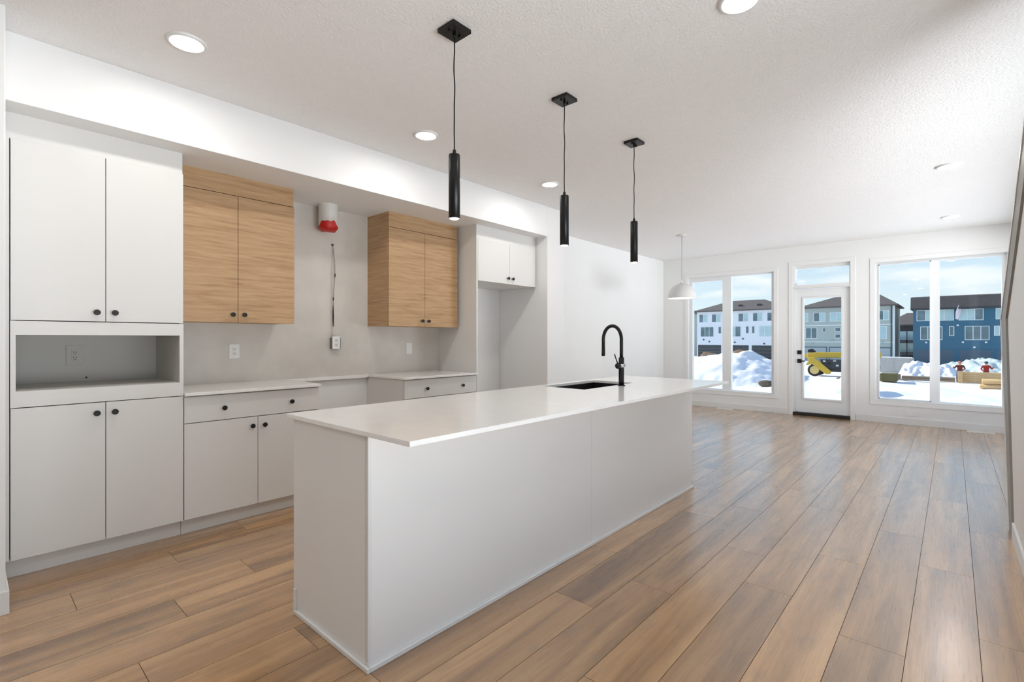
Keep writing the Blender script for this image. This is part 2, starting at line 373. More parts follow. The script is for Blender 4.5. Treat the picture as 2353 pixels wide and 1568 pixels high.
# ------------------------------------------------------------------ kitchen cabinets
def knob(parent, y, z, xf):
    prof = [(.008, 0), (.006, .003), (.0055, .014), (.012, .017), (.0155, .020), (.016, .024), (.0145, .027), (.0, .0275)]
    bm = lathed([(r, h) for r, h in prof[:-1]], (xf, y, z), 'X', 28)
    return obj('knob', bm, M['black'], parent)
G = .0016
def door(parent, y0, y1, z0, z1, xf, m, t=.02, name='door'):
    return obj(name, box((xf-t, y0+G, z0+G), (xf, y1-G, z1-G), .0012), m, parent)

XD = -3.585
# tall pantry cabinet
t = thing('pantry_cabinet', 'tall white pantry cabinet with open appliance niche at the left', 'cabinet', (-3.87, .54, 0))
y0, y1, yi = .163, .923, .544
body = [((XW+.003, y0, 0.1), (XD-.021, y0+.018, SOF)), ((XW+.003, y1-.018, 0.1), (XD-.021, y1, SOF)),
        ((XW+.003, y0+.018, .10), (XD-.021, y1-.018, .12)), ((XW+.003, y0+.018, 1.262), (XD-.021, y1-.018, 1.33)), ((XW+.003, y0+.018, .90), (XD-.021, y1-.018, .967)),
        ((XW+.003, y0+.018, .12), (XW+.02, y1-.018, 2.27)), ((XW+.02, y0+.018, 1.6), (XD-.03, y1-.018, 1.618)), ((XW+.02, y0+.018, .5), (XD-.03, y1-.018, .518))]
obj('carcass', boxes(body), M['gap'], t)
obj('niche_surround', boxes([((XD-.02, y0, .885), (XD, y1, .968)), ((XD-.02, y0, 1.26), (XD, y1, 1.333)), ((XD-.02, y0, .968), (XD, y0+.02, 1.26)), ((XD-.02, y1-.02, .968), (XD, y1, 1.26))]), M['cab'], t)
obj('niche_lining', boxes([((XW+.02, y0+.018, .967), (XW+.035, y1-.018, 1.262)), ((XW+.035, y0+.018, .967), (XD-.021, y0+.02, 1.262)), ((XW+.035, y1-.02, .967), (XD-.021, y1-.018, 1.262)), ((XW+.035, y0+.02, .967), (XD-.021, y1-.02, .969)), ((XW+.035, y0+.02, 1.26), (XD-.021, y1-.02, 1.262))]), M['shade_panel'], t)
obj('top_filler', box((XD-.04, .1305, 2.272), (XD-.02, y1-.004, SOF)), M['cab'], t)
obj('side_filler', box((XD-.03, .1305, .10), (XD-.010, y0-.003, 2.27)), M['cab'], t)
obj('toe_kick', box((XD-.08, .1305, 0), (XD-.062, y1, .10)), M['cab'], t)
for ya, yb, za, zb, ky, kz in ((y0, yi, 1.336, 2.27, .503, 1.388), (yi, y1, 1.336, 2.27, .583, 1.388), (y0, yi, .10, .882, .503, .823), (yi, y1, .10, .882, .583, .823)):
    d = door(t, ya, yb, za, zb, XD, M['cab']); knob(d, ky, kz, XD)

def base_cabinet(y0, y1, label, left_panel=False, kn=(.24, .24)):
    t = thing('base_cabinet', label, 'cabinet', (-3.88, (y0+y1)/2, 0))
    ym = (y0+y1)/2
    b = [((XW+.003, y0, .1), (XD-.022, y0+.018, .88)), ((XW+.003, y1-.018, .1), (XD-.022, y1, .88)), ((XW+.003, y0+.018, .1), (XD-.022, y1-.018, .118)), ((XW+.003, y0+.018, .118), (XW+.02, y1-.018, .88)), ((XD-.06, y0+.018, .84), (XD-.022, y1-.018, .88))]
    obj('carcass', boxes(b), M['cab'], t)
    d = obj('drawer', box((XD-.02, y0+G, .7075), (XD, y1-G, .872), .0012), M['cab'], t)
    for ky in (ym-kn[0], ym+kn[1]): knob(d, ky, .786, XD)
    for s in (0, 1):
        a, b_ = (y0, ym) if s == 0 else (ym, y1)
        d = door(t, a, b_, .10, .7045, XD, M['cab']); knob(d, ym+(-.04 if s == 0 else .04), .643, XD)
    obj('toe_kick', box((XD-.08, y0, 0), (XD-.062, y1, .10)), M['cab'], t)
    return t
base_cabinet(.926, 1.807, 'white base cabinet left of the range gap, next to the pantry', kn=(.215, .228))
base_cabinet(2.590, 3.464, 'white base cabinet right of the range gap, below the outlet', kn=(.195, .243))
single('countertop', box((XW, .926, .88), (-3.56, 1.812, .90), .002), M['quartz'], 'white quartz worktop left of the range gap', 'countertop', (-3.87, 1.37, .88))
single('countertop', box((XW, 2.575, .88), (-3.56, 3.464, .90), .002), M['quartz'], 'white quartz worktop right of the range gap', 'countertop', (-3.87, 3.02, .88))
single('wall_ledge', box((XW, 1.812, .872), (-4.145, 2.575, .90), .002), M['quartz'], 'narrow white stone strip along the wall across the range gap', 'ledge', (-4.17, 2.19, .872))
# backsplash
single('backsplash', box((XW, .926, .90), (-4.177, 3.464, SOF), .0), M['splash'], 'grey stone backsplash slab behind the cabinets and range gap', 'backsplash', (-4.18, 2.2, .9))
XS = -4.177
XU = -3.825
def wall_cabinet(y0, y1, ym, label):
    t = thing('wall_cabinet', label, 'cabinet', (-4.0, ym, 1.36))
    b = [((XS, y0, 1.36), (XU-.021, y0+.018, SOF)), ((XS, y1-.018, 1.36), (XU-.021, y1, SOF)), ((XS, y0+.018, 1.36), (XU-.021, y1-.018, 1.378)), ((XS, y0+.018, 2.27), (XU-.03, y1-.018, 2.288)), ((XS, y0+.018, 1.8), (XU-.03, y1-.018, 1.818))]
    obj('carcass', boxes(b), M['oak'], t)
    obj('top_valance', box((XU-.02, y0+.002, 2.268), (XU-.004, y1-.006, SOF)), M['oak'], t)
    for a, b_, ky in ((y0, ym, ym-.038), (ym, y1, ym+.038)):
        d = door(t, a, b_, 1.355, 2.264, XU, M['oak']); knob(d, ky, 1.412, XU)
wall_cabinet(.926, 1.729, 1.322, 'light oak wall cabinet next to the tall white pantry')
wall_cabinet(2.590, 3.428, 3.002, 'light oak wall cabinet next to the fridge recess')
# tall end panel and fridge cabinet
single('end_panel', box((XW, 3.4655, 0), (XD, 3.484, SOF), .001), M['cab'], 'tall white end panel between right worktop and fridge recess', 'panel', (-3.88, 3.475, 0))
t = thing('fridge_top_cabinet', 'white cabinet hung above the empty fridge recess', 'cabinet', (-3.88, 3.96, 1.83))
y0, y1, ym = 3.487, 4.430, 3.968
obj('carcass', boxes([((XW+.003, y0, 1.836), (XD-.021, y1, 1.856)), ((XW+.003, y0, 1.856), (XD-.021, y0+.018, SOF)), ((XW+.003, y1-.018, 1.856), (XD-.021, y1, SOF)), ((XW+.003, y0+.018, 2.3), (XD-.03, y1-.018, 2.32)), ((XW+.003, y0+.018, 1.856), (XW+.02, y1-.018, 2.3))]), M['cab'], t)
obj('top_filler', box((XD-.03, y0-.0, 2.272), (XD-.014, y1-.0, SOF)), M['cab'], t)
for a, b_, ky in ((y0, ym, ym-.036), (ym, y1-.02, ym+.038)):
    d = door(t, a, b_, 1.832, 2.27, XD, M['cab']); knob(d, ky, 1.892, XD)

# outlets
def outlet(x, y, z, label, h=.114, w=.072, kind='duplex', face='x', m='plate'):
    t = thing('power_outlet', label, 'outlet', (x, y, z))
    def B(a0, a1, b0, b1, c0, c1):     # a = out of wall, b = along wall, c = up
        return ((x+a0, y+b0, z+c0), (x+a1, y+b1, z+c1)) if face == 'x' else ((x+b0, y-a0, z+c0), (x+b1, y-a1, z+c1))
    obj('plate', boxes([B(0, .006, -w/2, w/2, -h/2, h/2)], .002), M[m], t)
    rc = obj('receptacle', boxes([B(.006, .0085, -.017, .017, -.034, .034)], .001), M[m], t)
    if kind == 'duplex':
        sl = []
        for c in (.017, -.017):
            sl += [B(.0086, .009, -.0085, -.0055, c-.002, c+.007), B(.0086, .009, .0055, .0085, c-.002, c+.007), B(.0086, .009, -.0028, .0028, c-.011, c-.006)]
        obj('slots', boxes(sl), M['slot'], rc)
    return t
outlet(XS, 1.415, 1.142, 'white duplex outlet on the backsplash under the left oak cabinet', .112, .074)
outlet(XS, 3.072, 1.142, 'white switch plate on the backsplash under the right oak cabinet', .114, .074, 'switch')
outlet(-4.15, .477, 1.136, 'pale duplex outlet inside the open pantry niche', .125, .085, 'duplex', m='shade_panel')
single('screw_hole', lathed([(.006, 0), (.006, .0008)], (-4.15, .532, .992), 'X', 16), M['slot'], 'small dark screw hole at the back of the pantry niche', 'hole', (-4.15, .532, .992))
t = thing('junction_box', 'white outlet on a raised grey box at the lower end of the wires', 'junction box', (XS, 2.255, 1.14))
obj('back_box', box((XS, 2.205, 1.150), (XS+.045, 2.29, 1.248), .002), mat('box_grey', (128, 126, 122), .5), t)
p = obj('plate', box((XS+.045, 2.205, 1.148), (XS+.052, 2.278, 1.262), .002), M['plate'], t)
obj('receptacle', boxes([((XS+.052, 2.23, 1.215), (XS+.0545, 2.255, 1.237)), ((XS+.052, 2.23, 1.175), (XS+.0545, 2.255, 1.197))], .001), M['shade_panel'], p)
t.location = (XS, 2.255, 1.14)
# exhaust duct
cx_, cy_ = -4.05, 2.125
t = thing('exhaust_duct', 'white round exhaust duct with red taped end under the bulkhead', 'duct', (cx_, cy_, SOF))
obj('pipe', lathed([(.079, SOF), (.079, 2.20), (.074, 2.20), (.074, SOF-.01)], (cx_, cy_, 0), 'Z', 40, False), M['pvc'], t)
bm = bmesh.new(); n = 40; top = []; bot = []; cap = []
for i in range(n):
    a = 2*PI*i/n; zt = 2.238+.020*math.sin(a*2+2.4)+.010*math.sin(a*5+.7)+.006*math.sin(a*9)
    top.append(bm.verts.new((cx_+.0815*math.cos(a), cy_+.0815*math.sin(a), zt)))
    bot.append(bm.verts.new((cx_+.0795*math.cos(a), cy_+.0795*math.sin(a), 2.2)))
    cap.append(bm.verts.new((cx_+.060*math.cos(a+.1), cy_+.060*math.sin(a+.1), 2.178+.004*math.sin(3*a))))
for i in range(n):
    j = (i+1) % n
    bm.faces.new((top[i], top[j], bot[j], bot[i])).smooth = True; bm.faces.new((bot[i], bot[j], cap[j], cap[i])).smooth = True
bm.faces.new(cap); bmesh.ops.recalc_face_normals(bm, faces=bm.faces)
obj('tape', bm, M['red'], t)
# wires
t = thing('loose_wire', 'thin electrical wires hanging from a hole down the backsplash', 'wire', (XS, 2.232, 2.09))
obj('hole_rim', lathed([(.012, 0), (.011, .004), (.007, .006)], (XS, 2.232, 2.088), 'X', 20), M['slot'], t)
xw = XS+.012
w1 = [(XS+.004, 2.232, 2.088), (xw, 2.230, 2.05), (xw+.004, 2.226, 1.9), (xw+.002, 2.222, 1.75), (xw+.003, 2.218, 1.6), (xw, 2.216, 1.45), (xw+.004, 2.219, 1.33), (xw+.01, 2.222, 1.249)]
w2 = [(XS+.004, 2.233, 2.086), (xw, 2.240, 2.0), (xw+.006, 2.247, 1.9), (xw+.002, 2.249, 1.80), (xw+.004, 2.240, 1.72), (xw, 2.236, 1.64), (xw+.003, 2.233, 1.55)]
w3 = [(xw, 2.233, 1.55), (xw+.003, 2.231, 1.50), (xw+.002, 2.232, 1.44), (xw, 2.233, 1.35)]
w4 = [(xw, 2.233, 1.35), (xw+.004, 2.228, 1.30), (xw+.012, 2.226, 1.249)]
obj('wire', tubed(w1, .0022, 8), M['wire_w'], t)
tag(obj('wire', tubed(w2, .0022, 8), mat('wire_grey', (120, 116, 110), .5), t), 'grey wire')
tag(obj('wire', tubed(w3, [.002, .005, .006, .003], 8), M['black'], t), 'black taped length of wire')
tag(obj('wire', tubed(w4, .002, 8), M['wire_w'], t), 'white wire')
obj('wire_nut', lathed([(.003, 1.585), (.006, 1.59), (.004, 1.615)], (xw, 2.235, 0), 'Z', 12), M['slot'], t)
obj('wire_nut', lathed([(.003, 1.80), (.006, 1.805), (.004, 1.83)], (xw+.002, 2.250, 0), 'Z', 12), M['slot'], t)

# ------------------------------------------------------------------ island
ix0, ix1, iy0, iy1 = -2.235, -1.618, 1.007, 4.055
t = thing('island_cabinet', 'long white kitchen island base', 'island', ((ix0+ix1)/2, (iy0+iy1)/2, 0))
def endp(y0, y1):
    bm = bmesh.new(); pts = [(ix0, .11), (ix0+.03, .11), (ix0+.03, 0), (ix1-.02, 0), (ix1-.02, .881), (ix0, .881)]
    a = [bm.verts.new((x, y0, z)) for x, z in pts]; b = [bm.verts.new((x, y1, z)) for x, z in pts]
    bm.faces.new(a); bm.faces.new(b[::-1])
    for i in range(6): bm.faces.new((a[i], b[i], b[(i+1) % 6], a[(i+1) % 6]))
    bmesh.ops.recalc_face_normals(bm, faces=bm.faces); return bm
obj('end_panel', endp(iy0, iy0+.018), M['island'], t); obj('end_panel', endp(iy1-.018, iy1), M['island'], t)
obj('back_panel', box((ix1-.018, iy0, 0), (ix1, 2.523, .881), .001), M['island'], t)
obj('back_panel', box((ix1-.018, 2.5245, 0), (ix1, iy1, .881), .001), M['island'], t)
obj('corner_bead', box((ix1-.012, iy0-.0025, .02), (ix1+.0025, iy0+.012, .881), .001), M['trim'], t)
obj('front_panel', boxes([((ix0+.001, iy0+.02+k*.75, .112), (ix0+.02, iy0+.767+k*.75, .875)) for k in range(4)], .001), M['island'], t)
obj('toe_kick', box((ix0+.045, iy0+.018, 0), (ix0+.063, iy1-.018, .11)), M['island'], t)
sm = [((ix0+.018, iy0-.012, 0), (ix1+.012, iy0, .02)), ((ix1, iy0, 0), (ix1+.012, iy1+.012, .02)), ((ix0+.03, iy1, 0), (ix1, iy1+.012, .02)), ((ix0+.018, iy0-.012, .02), (ix0+.032, iy0, .115))]
obj('shoe_moulding', boxes(sm, .003), M['trim'], t)
# countertop with sink cut-out
cx0, cx1, cy0, cy1 = -2.262, -1.335, .985, 4.09
sx0, sx1, sy0, sy1 = -2.20, -1.838, 2.78, 3.465
bm = bmesh.new(); xs = [cx0, sx0, sx1, cx1]; ys = [cy0, sy0, sy1, cy1]; zt, zb = .90, .8815
vt = [[bm.verts.new((x, y, zt)) for y in ys] for x in xs]; vb = [[bm.verts.new((x, y, zb)) for y in ys] for x in xs]
for i in range(3):
    for j in range(3):
        if i == 1 and j == 1: continue
        bm.faces.new((vt[i][j], vt[i+1][j], vt[i+1][j+1], vt[i][j+1])); bm.faces.new((vb[i][j+1], vb[i+1][j+1], vb[i+1][j], vb[i][j]))
def side(a, b): bm.faces.new((vt[a[0]][a[1]], vt[b[0]][b[1]], vb[b[0]][b[1]], vb[a[0]][a[1]]))
for k in range(3): side((k, 0), (k+1, 0)); side((k, 3), (k+1, 3)); side((0, k), (0, k+1)); side((3, k), (3, k+1))
side((1, 1), (2, 1)); side((1, 2), (2, 2)); side((1, 1), (1, 2)); side((2, 1), (2, 2))
bmesh.ops.recalc_face_normals(bm, faces=bm.faces)
oe = [e for e in bm.edges if e.calc_face_angle(0) > 1]
bmesh.ops.bevel(bm, geom=oe, offset=.0015, segments=2, affect='EDGES')
single('countertop', bm, M['quartz'], 'long white quartz worktop on the island, with sink cut-out', 'countertop', (-1.8, 2.5, .8815))
# sink
sz = .70; q = .012
bm = boxes([((sx0-q, sy0-q, sz), (sx1+q, sy1+q, sz+.006)), ((sx0-q, sy0-q, sz+.006), (sx0-.001, sy1+q, .881)), ((sx1+.001, sy0-q, sz+.006), (sx1+q, sy1+q, .881)), ((sx0-.001, sy0-q, sz+.006), (sx1+.001, sy0-.001, .881)), ((sx0-.001, sy1+.001, sz+.006), (sx1+.001, sy1+q, .881))])
t = thing('sink', 'black undermount sink in the island worktop', 'sink', ((sx0+sx1)/2, (sy0+sy1)/2, sz))
obj('basin', bm, M['sink'], t)
obj('drain', lathed([(.045, 0), (.045, .004), (.03, .005), (.028, .002)], ((sx0+sx1)/2-.03, (sy0+sy1)/2, sz+.006), 'Z', 32), M['chrome'], t)
# faucet
fx, fy = -1.788, 3.185; z0 = .90
t = thing('faucet', 'tall matte black gooseneck faucet behind the sink', 'faucet', (fx, fy, z0))
obj('base_flange', lathed([(.027, 0), (.027, .005), (.022, .007)], (fx, fy, z0), 'Z'), M['satin'], t)
obj('column', lathed([(.0195, .007), (.0195, .203), (.017, .206)], (fx, fy, z0), 'Z'), M['satin'], t)
rch = .15; rr = rch/2; za = z0+.36
pts = [(fx, fy, z0+.206), (fx, fy, z0+.28)]
zc = z0+.335
for i in range(0, 19):
    a = PI*i/18; pts.append((fx-rr+rr*math.cos(a), fy, zc-.0+ .10*math.sin(a)))
pts.append((fx-rch, fy, z0+.212))
obj('spout', tubed(pts, .0125, 20), M['satin'], t)
obj('spray_head', tubed([(fx-rch, fy, z0+.262), (fx-rch, fy, z0+.212)], .0135, 20), M['satin'], t)
zh = z0+.146
tag(obj('collar', lathed([(.0205, -.012), (.0205, .012)], (fx, fy, zh), 'Z'), M['chrome'], t), 'chrome collar')
obj('cross_barrel', lathed([(.012, -.03), (.012, .032)], (fx, fy, zh), 'Y', 24), M['chrome'], t)
h = obj('handle_hub', lathed([(.006, -.068), (.016, -.064), (.021, -.055), (.022, -.045), (.019, -.034), (.012, -.030)], (fx, fy, zh), 'Y', 28), M['satin'], t)
obj('lever', tubed([(fx, fy-.052, zh+.015), (fx-.006, fy-.066, zh+.05), (fx-.010, fy-.080, zh+.085)], [.005, .004, .004], 12), M['satin'], h)
obj('end_cap', lathed([(.009, .032), (.013, .034), (.013, .042), (.008, .044)], (fx, fy, zh), 'Y', 24), M['chrome'], t)

# ------------------------------------------------------------------ lights
def pendant(label):
    t = thing('pendant_light', label, 'pendant light', (-1.803, 1.594, CZ), 'black tube pendants over the island')
    x, y = -1.803, 1.594
    c = obj('canopy', box((x-.058, y-.058, CZ-.020), (x+.058, y+.058, CZ), .002), M['satin'], t)
    for s in (-1, 1): obj('canopy_screw', lathed([(.005, -.030), (.0065, -.028), (.0065, -.020)], (x, y+s*.032, CZ), 'Z', 16), M['black'], c)
    obj('cord_grip', lathed([(.006, -.042), (.008, -.038), (.008, -.02)], (x, y, CZ), 'Z', 16), M['black'], t)
    pts = []
    for i in range(25):
        z = CZ-.04-(CZ-.04-2.155)*i/24; k = math.sin(PI*i/24)
        pts.append((x+.0022*math.sin(i*.8)*k, y+.0025*math.sin(i*.55+1)*k, z))
    obj('cord', tubed(pts, .0032, 10), M['black'], t)
    obj('cord_socket', lathed([(.0085, 2.134), (.0085, 2.155), (.005, 2.16)], (x, y, 0), 'Z', 20), M['black'], t)
    bm = bmesh.new()
    lathe(bm, [(.004, 2.134), (.0265, 2.134), (.0278, 2.131), (.0278, 1.824), (.0262, 1.823), (.0255, 1.824), (.0255, 1.855)], (x, y, 0), 'Z', 40, False)
    bmesh.ops.recalc_face_normals(bm, faces=bm.faces)
    obj('tube_shade', bm, M['satin'], t)
    obj('bulb', lathed([(.008, 1.8195), (.017, 1.821), (.0235, 1.8245), (.0252, 1.830), (.0252, 1.84)], (x, y, 0), 'Z', 32), M['bulb'], t)
    return t
p0 = pendant('black tube pendant over the near end of the island, nearest of three')
dup(p0, (-1.808, 2.51, CZ), 'black tube pendant in the middle of the three over the island')
dup(p0, (-1.81, 3.417, CZ), 'black tube pendant over the far end of the island, beside the faucet')
# dome pendant
x, y = -2.917, 6.942
t = thing('dome_pendant', 'white dome pendant lamp hanging in front of the left window', 'pendant light', (x, y, CZ))
obj('canopy', lathed([(.06, -.022), (.062, -.018), (.062, 0)], (x, y, CZ), 'Z', 40), M['lamp_dome'], t)
obj('rod', lathed([(.0055, 2.03), (.0055, CZ-.02)], (x, y, 0), 'Z', 16), mat('rod_grey', (196, 196, 194), .4), t)
bm = bmesh.new(); pr = [(.015, 2.055), (.03, 2.045)]
for i in range(1, 15):
    a = PI/2*i/14; pr.append((.2*math.sin(a), 1.83+.212*math.cos(a)))
pr += [(.2, 1.826), (.196, 1.826)]
for i in range(14, 0, -1):
    a = PI/2*i/14; pr.append((.195*math.sin(a), 1.83+.206*math.cos(a)))
lathe(bm, pr, (x, y, 0), 'Z', 48, False); bmesh.ops.recalc_face_normals(bm, faces=bm.faces)
obj('shade', bm, M['lamp_dome'], t)
obj('bulb', lathed([(.012, 1.99), (.03, 1.96), (.035, 1.93), (.025, 1.90), (.006, 1.89)], (x, y, 0), 'Z', 24), emit('dome_bulb', (1, .93, .84), 25), t)

# recessed lights
def pot(label):
    x, y = -2.888, .758
    t = thing('ceiling_light', label, 'ceiling light', (x, y, CZ), 'round recessed ceiling lights')
    bm = bmesh.new(); lathe(bm, [(.088, CZ), (.0875, CZ-.008), (.080, CZ-.013), (.0665, CZ-.011), (.0665, CZ-.004)], (x, y, 0), 'Z', 48, False); bmesh.ops.recalc_face_normals(bm, faces=bm.faces)
    obj('trim_ring', bm, M['trim'], t)
    obj('lens', lathed([(.0662, CZ-.009), (.0662, CZ-.003)], (x, y, 0), 'Z', 40), M['pot'], t)
    return t
l0 = pot('round ceiling light above the tall pantry cabinet, nearest at left')
for loc, lab in (((-2.89, 2.278), 'round ceiling light between the first and second black pendants'),
                 ((-2.91, 3.80), 'round ceiling light just left of the middle black pendant'),
                 ((-.704, 2.301), 'round ceiling light cut by the top edge of the photo'),
                 ((-.026, 5.713), 'nearer of the two round ceiling lights at the right, above the large window'),
                 ((-.021, 8.114), 'farther round ceiling light at the right, close to the window wall'),
                 ((-.70, -.6), 'added round ceiling light behind the camera, right side'),  # unseen lights from here on are added to brighten the room
                 ((-2.4, -1.6), 'added round ceiling light behind the camera, left side'),
                 ((-1.2, -2.9), 'added round ceiling light at the back of the room')):
    dup(l0, (*loc, CZ), lab)

# floor registers, far outlet
def register(x, y, label):
    t = thing('floor_register', label, 'floor vent', (x, y, 0), 'floor registers by the window wall')
    obj('frame', boxes([((x-.135, y-.05, 0), (x+.135, y-.035, .006)), ((x-.135, y+.035, 0), (x+.135, y+.05, .006)), ((x-.135, y-.035, 0), (x-.12, y+.035, .006)), ((x+.12, y-.035, 0), (x+.135, y+.035, .006))]), M['vent'], t)
    obj('louvres', boxes([((x-.12, y-.033+k*.0125, .0), (x+.12, y-.026+k*.0125, .005)) for k in range(6)]), M['vent'], t)
register(-3.0, 8.985, 'white floor register under the left window')
register(.277, 8.985, 'white floor register under the right window')
outlet(-.44, YF, .165, 'white outlet on the wall below the right window', .072, .114, 'switch', 'y')


# ------------------------------------------------------------------ outside
GZ = -2.1
M['snow'] = mat('snow', (232, 233, 238), .75, bump=1., bscale=2.0, var=.03, vscale=.5)
M['dirt'] = mat('frozen_dirt', (120, 95, 75), .9, bump=.8, bscale=4, var=.25, vscale=2)
M['roof'] = mat('shingle_roof', (92, 86, 84), .85, var=.12, vscale=3)
M['house_white'] = mat('siding_white', (228, 232, 238), .6, var=.01)
M['house_grey'] = mat('siding_sage', (172, 184, 178), .6, var=.02)
M['house_blue'] = mat('siding_blue', (52, 104, 128), .6, var=.04, vscale=.3)
M['house_dark'] = mat('siding_dark', (52, 54, 60), .6)
M['pane'] = mat('house_glass', (96, 120, 128), .12, var=.3, vscale=.7)
M['pane_pale'] = mat('house_glass_blinds', (178, 206, 208), .25, var=.1, vscale=.7)
M['hframe'] = mat('house_window_frame', (226, 232, 234), .5)
M['gdark'] = mat('garage_dark', (50, 56, 62), .5)
M['gblue'] = mat('garage_blue_grey', (74, 96, 112), .5)
M['ggrey'] = mat('garage_grey', (170, 182, 186), .5)
M['concrete'] = mat('concrete', (178, 176, 172), .8, var=.06, vscale=3)
M['lumber'] = wood_mat('lumber', (168, 128, 86), (208, 172, 122), (228, 198, 152), (1, 3, 12), .7)
M['lumber_dark'] = wood_mat('weathered_lumber', (96, 84, 74), (138, 122, 104), (170, 152, 130), (1, 3, 12), .8)
M['green_wrap'] = mat('olive_wrap', (98, 92, 50), .6, var=.1)
M['yellow'] = mat('machine_yellow', (212, 176, 58), .45, var=.06, vscale=6)
M['tyre'] = mat('tyre_black', (34, 34, 36), .8)
M['tarp'] = mat('pale_tarp', (196, 208, 208), .6, bump=.5, bscale=3, var=.06)

# snow field
bm = bmesh.new(); nx, ny = 230, 170; V = []
from mathutils import noise as NZ
for j in range(ny+1):
    row = []
    for i_ in range(nx+1):
        X = -60+100*i_/nx; Y = 9.4+(130-9.4)*(j/ny)**1.5
        q = .35 if 46 < Y < 66 else 1.; z = GZ+q*(.24*NZ.noise((X*.25, Y*.25, 0))+.20*NZ.noise((X*.7, Y*.5, 3))+.07*NZ.noise((X*2.2, Y*1.6, 8)))-.08
        row.append(bm.verts.new((X, Y, z)))
    V.append(row)
for j in range(ny):
    for i_ in range(nx):
        bm.faces.new((V[j][i_], V[j][i_+1], V[j+1][i_+1], V[j+1][i_])).smooth = True
struct('ground', bm, M['snow'], 'snow covered ground outside the windows')

def mound(name, label, cx, cy, lx, ly, hfun, m, n=48, seed=0, amp=.12, group=None):
    """a heap: hfun(u) height along x (u 0..1), falling to both sides in y"""
    bm = bmesh.new(); V = []
    for j in range(n+1):
        row = []
        for i_ in range(n*2+1):
            u = i_/(n*2); v = j/n*2-1
            X = cx+(u-.5)*lx; Y = cy+v*ly/2
            h = hfun(u)*max(0, math.cos(v*PI/2))**.8
            e_ = min(1, h/.25)
            h += amp*e_*(NZ.noise((X*1.1, Y*1.1, seed))+.6*NZ.noise((X*3, Y*3, seed+5)))
            row.append(bm.verts.new((X, Y, GZ-.35+h)))
        V.append(row)
    for j in range(n):
        for i_ in range(n*2):
            bm.faces.new((V[j][i_], V[j][i_+1], V[j+1][i_+1], V[j+1][i_])).smooth = True
    return single(name, bm, m, label, 'snow pile' if m is not M['dirt'] else 'dirt pile', (cx, cy, GZ), group)
def interp(pts):
    def f(u):
        for (a, ha), (b, hb) in zip(pts, pts[1:]):
            if a <= u <= b: return ha+(hb-ha)*(u-a)/(b-a)
        return 0
    return f
# big pile outside the left window: X -26..-9
hx = [(-26, .0), (-22, 1.35), (-17.9, 1.9), (-16, 2.2), (-15.2, 2.28), (-13.8, 2.45), (-12.95, 2.6), (-12.2, 2.1), (-11.3, 1.8), (-10.3, 1.2), (-9, .0)]
mound('snow_pile', 'long snow pile outside the left window', -17.5, 45, 17, 15, interp([((x+26)/17, h) for x, h in hx]), M['snow'], 56, 1, .2)
mound('dirt_pile', 'brown dirt heap just behind the snow pile outside the left window', -18.6, 55.8, 9, 5.5, interp([(0, 0), (.25, 2.2), (.45, 1.9), (.65, 2.45), (.8, 2.3), (1, 0)]), M['dirt'], 30, 4, .2)
mound('snow_pile', 'low hidden snow bank added as shadow caster between the door view and the large window', -4.9, 38.5, 2.6, 4, interp([(0, 0), (.3, 1.2), (.6, 1.7), (.8, 1.0), (1, 0)]), M['snow'], 24, 9, .12)  # hidden mound added to throw a shadow across the snow
mound('snow_pile', 'jagged snow blocks beside the grey concrete wall', -1.6, 60, 4.6, 5, interp([(0, 0), (.1, 1.3), (.3, 1.4), (.6, 1.2), (1, .8)]), M['snow'], 24, 13, .4)
mound('snow_pile', 'snow bank in front of the blue house garages', 3.0, 69, 12, 7, interp([(0, 0), (.2, 1.0), (.45, 1.6), (.6, 1.4), (.8, 1.3), (1, .3)]), M['tarp'], 40, 21, .35)
mound('snow_pile', 'snow ridge in front of the white house garages at far left', -31, 66, 14, 8, interp([(0, .6), (.3, 1.2), (.7, 1.4), (1, 0)]), M['snow'], 30, 27, .35)
r_ = bmesh.new(); bmesh.ops.create_icosphere(r_, subdivisions=3, radius=.45)
for v in r_.verts: v.co = Vector((v.co.x*1.2, v.co.y, v.co.z*.6))*(1+.25*NZ.noise(v.co*3))+Vector((-9.75, 37.8, GZ+.15))
single('rock', r_, mat('rock_brown', (92, 82, 70), .9), 'dark rock in the snow outside the left window', 'rock', (-9.75, 37.8, GZ))

YH = 88.
def hwin(house, x0, x1, z0, z1, ndiv, frame=True, pale=(), yf=YH, fw=.07):
    w = obj('window', boxes([((x0-fw, yf-.06, z0-fw), (x1+fw, yf+.02, z0)), ((x0-fw, yf-.06, z1), (x1+fw, yf+.02, z1+fw)), ((x0-fw, yf-.06, z0), (x0, yf+.02, z1)), ((x1, yf-.06, z0), (x1+fw, yf+.02, z1))]
        + [((x0+(x1-x0)*k/ndiv-fw/2, yf-.06, z0), (x0+(x1-x0)*k/ndiv+fw/2, yf+.02, z1)) for k in range(1, ndiv)]), M['hframe'], house)
    for k in range(ndiv):
        a = x0+(x1-x0)*k/ndiv+(fw/2 if k else 0); b = x0+(x1-x0)*(k+1)/ndiv-(fw/2 if k < ndiv-1 else 0)
        obj('pane', box((a, yf-.03, z0), (b, yf-.005, z1)), M['pane_pale'] if k in pale else M['pane'], w)
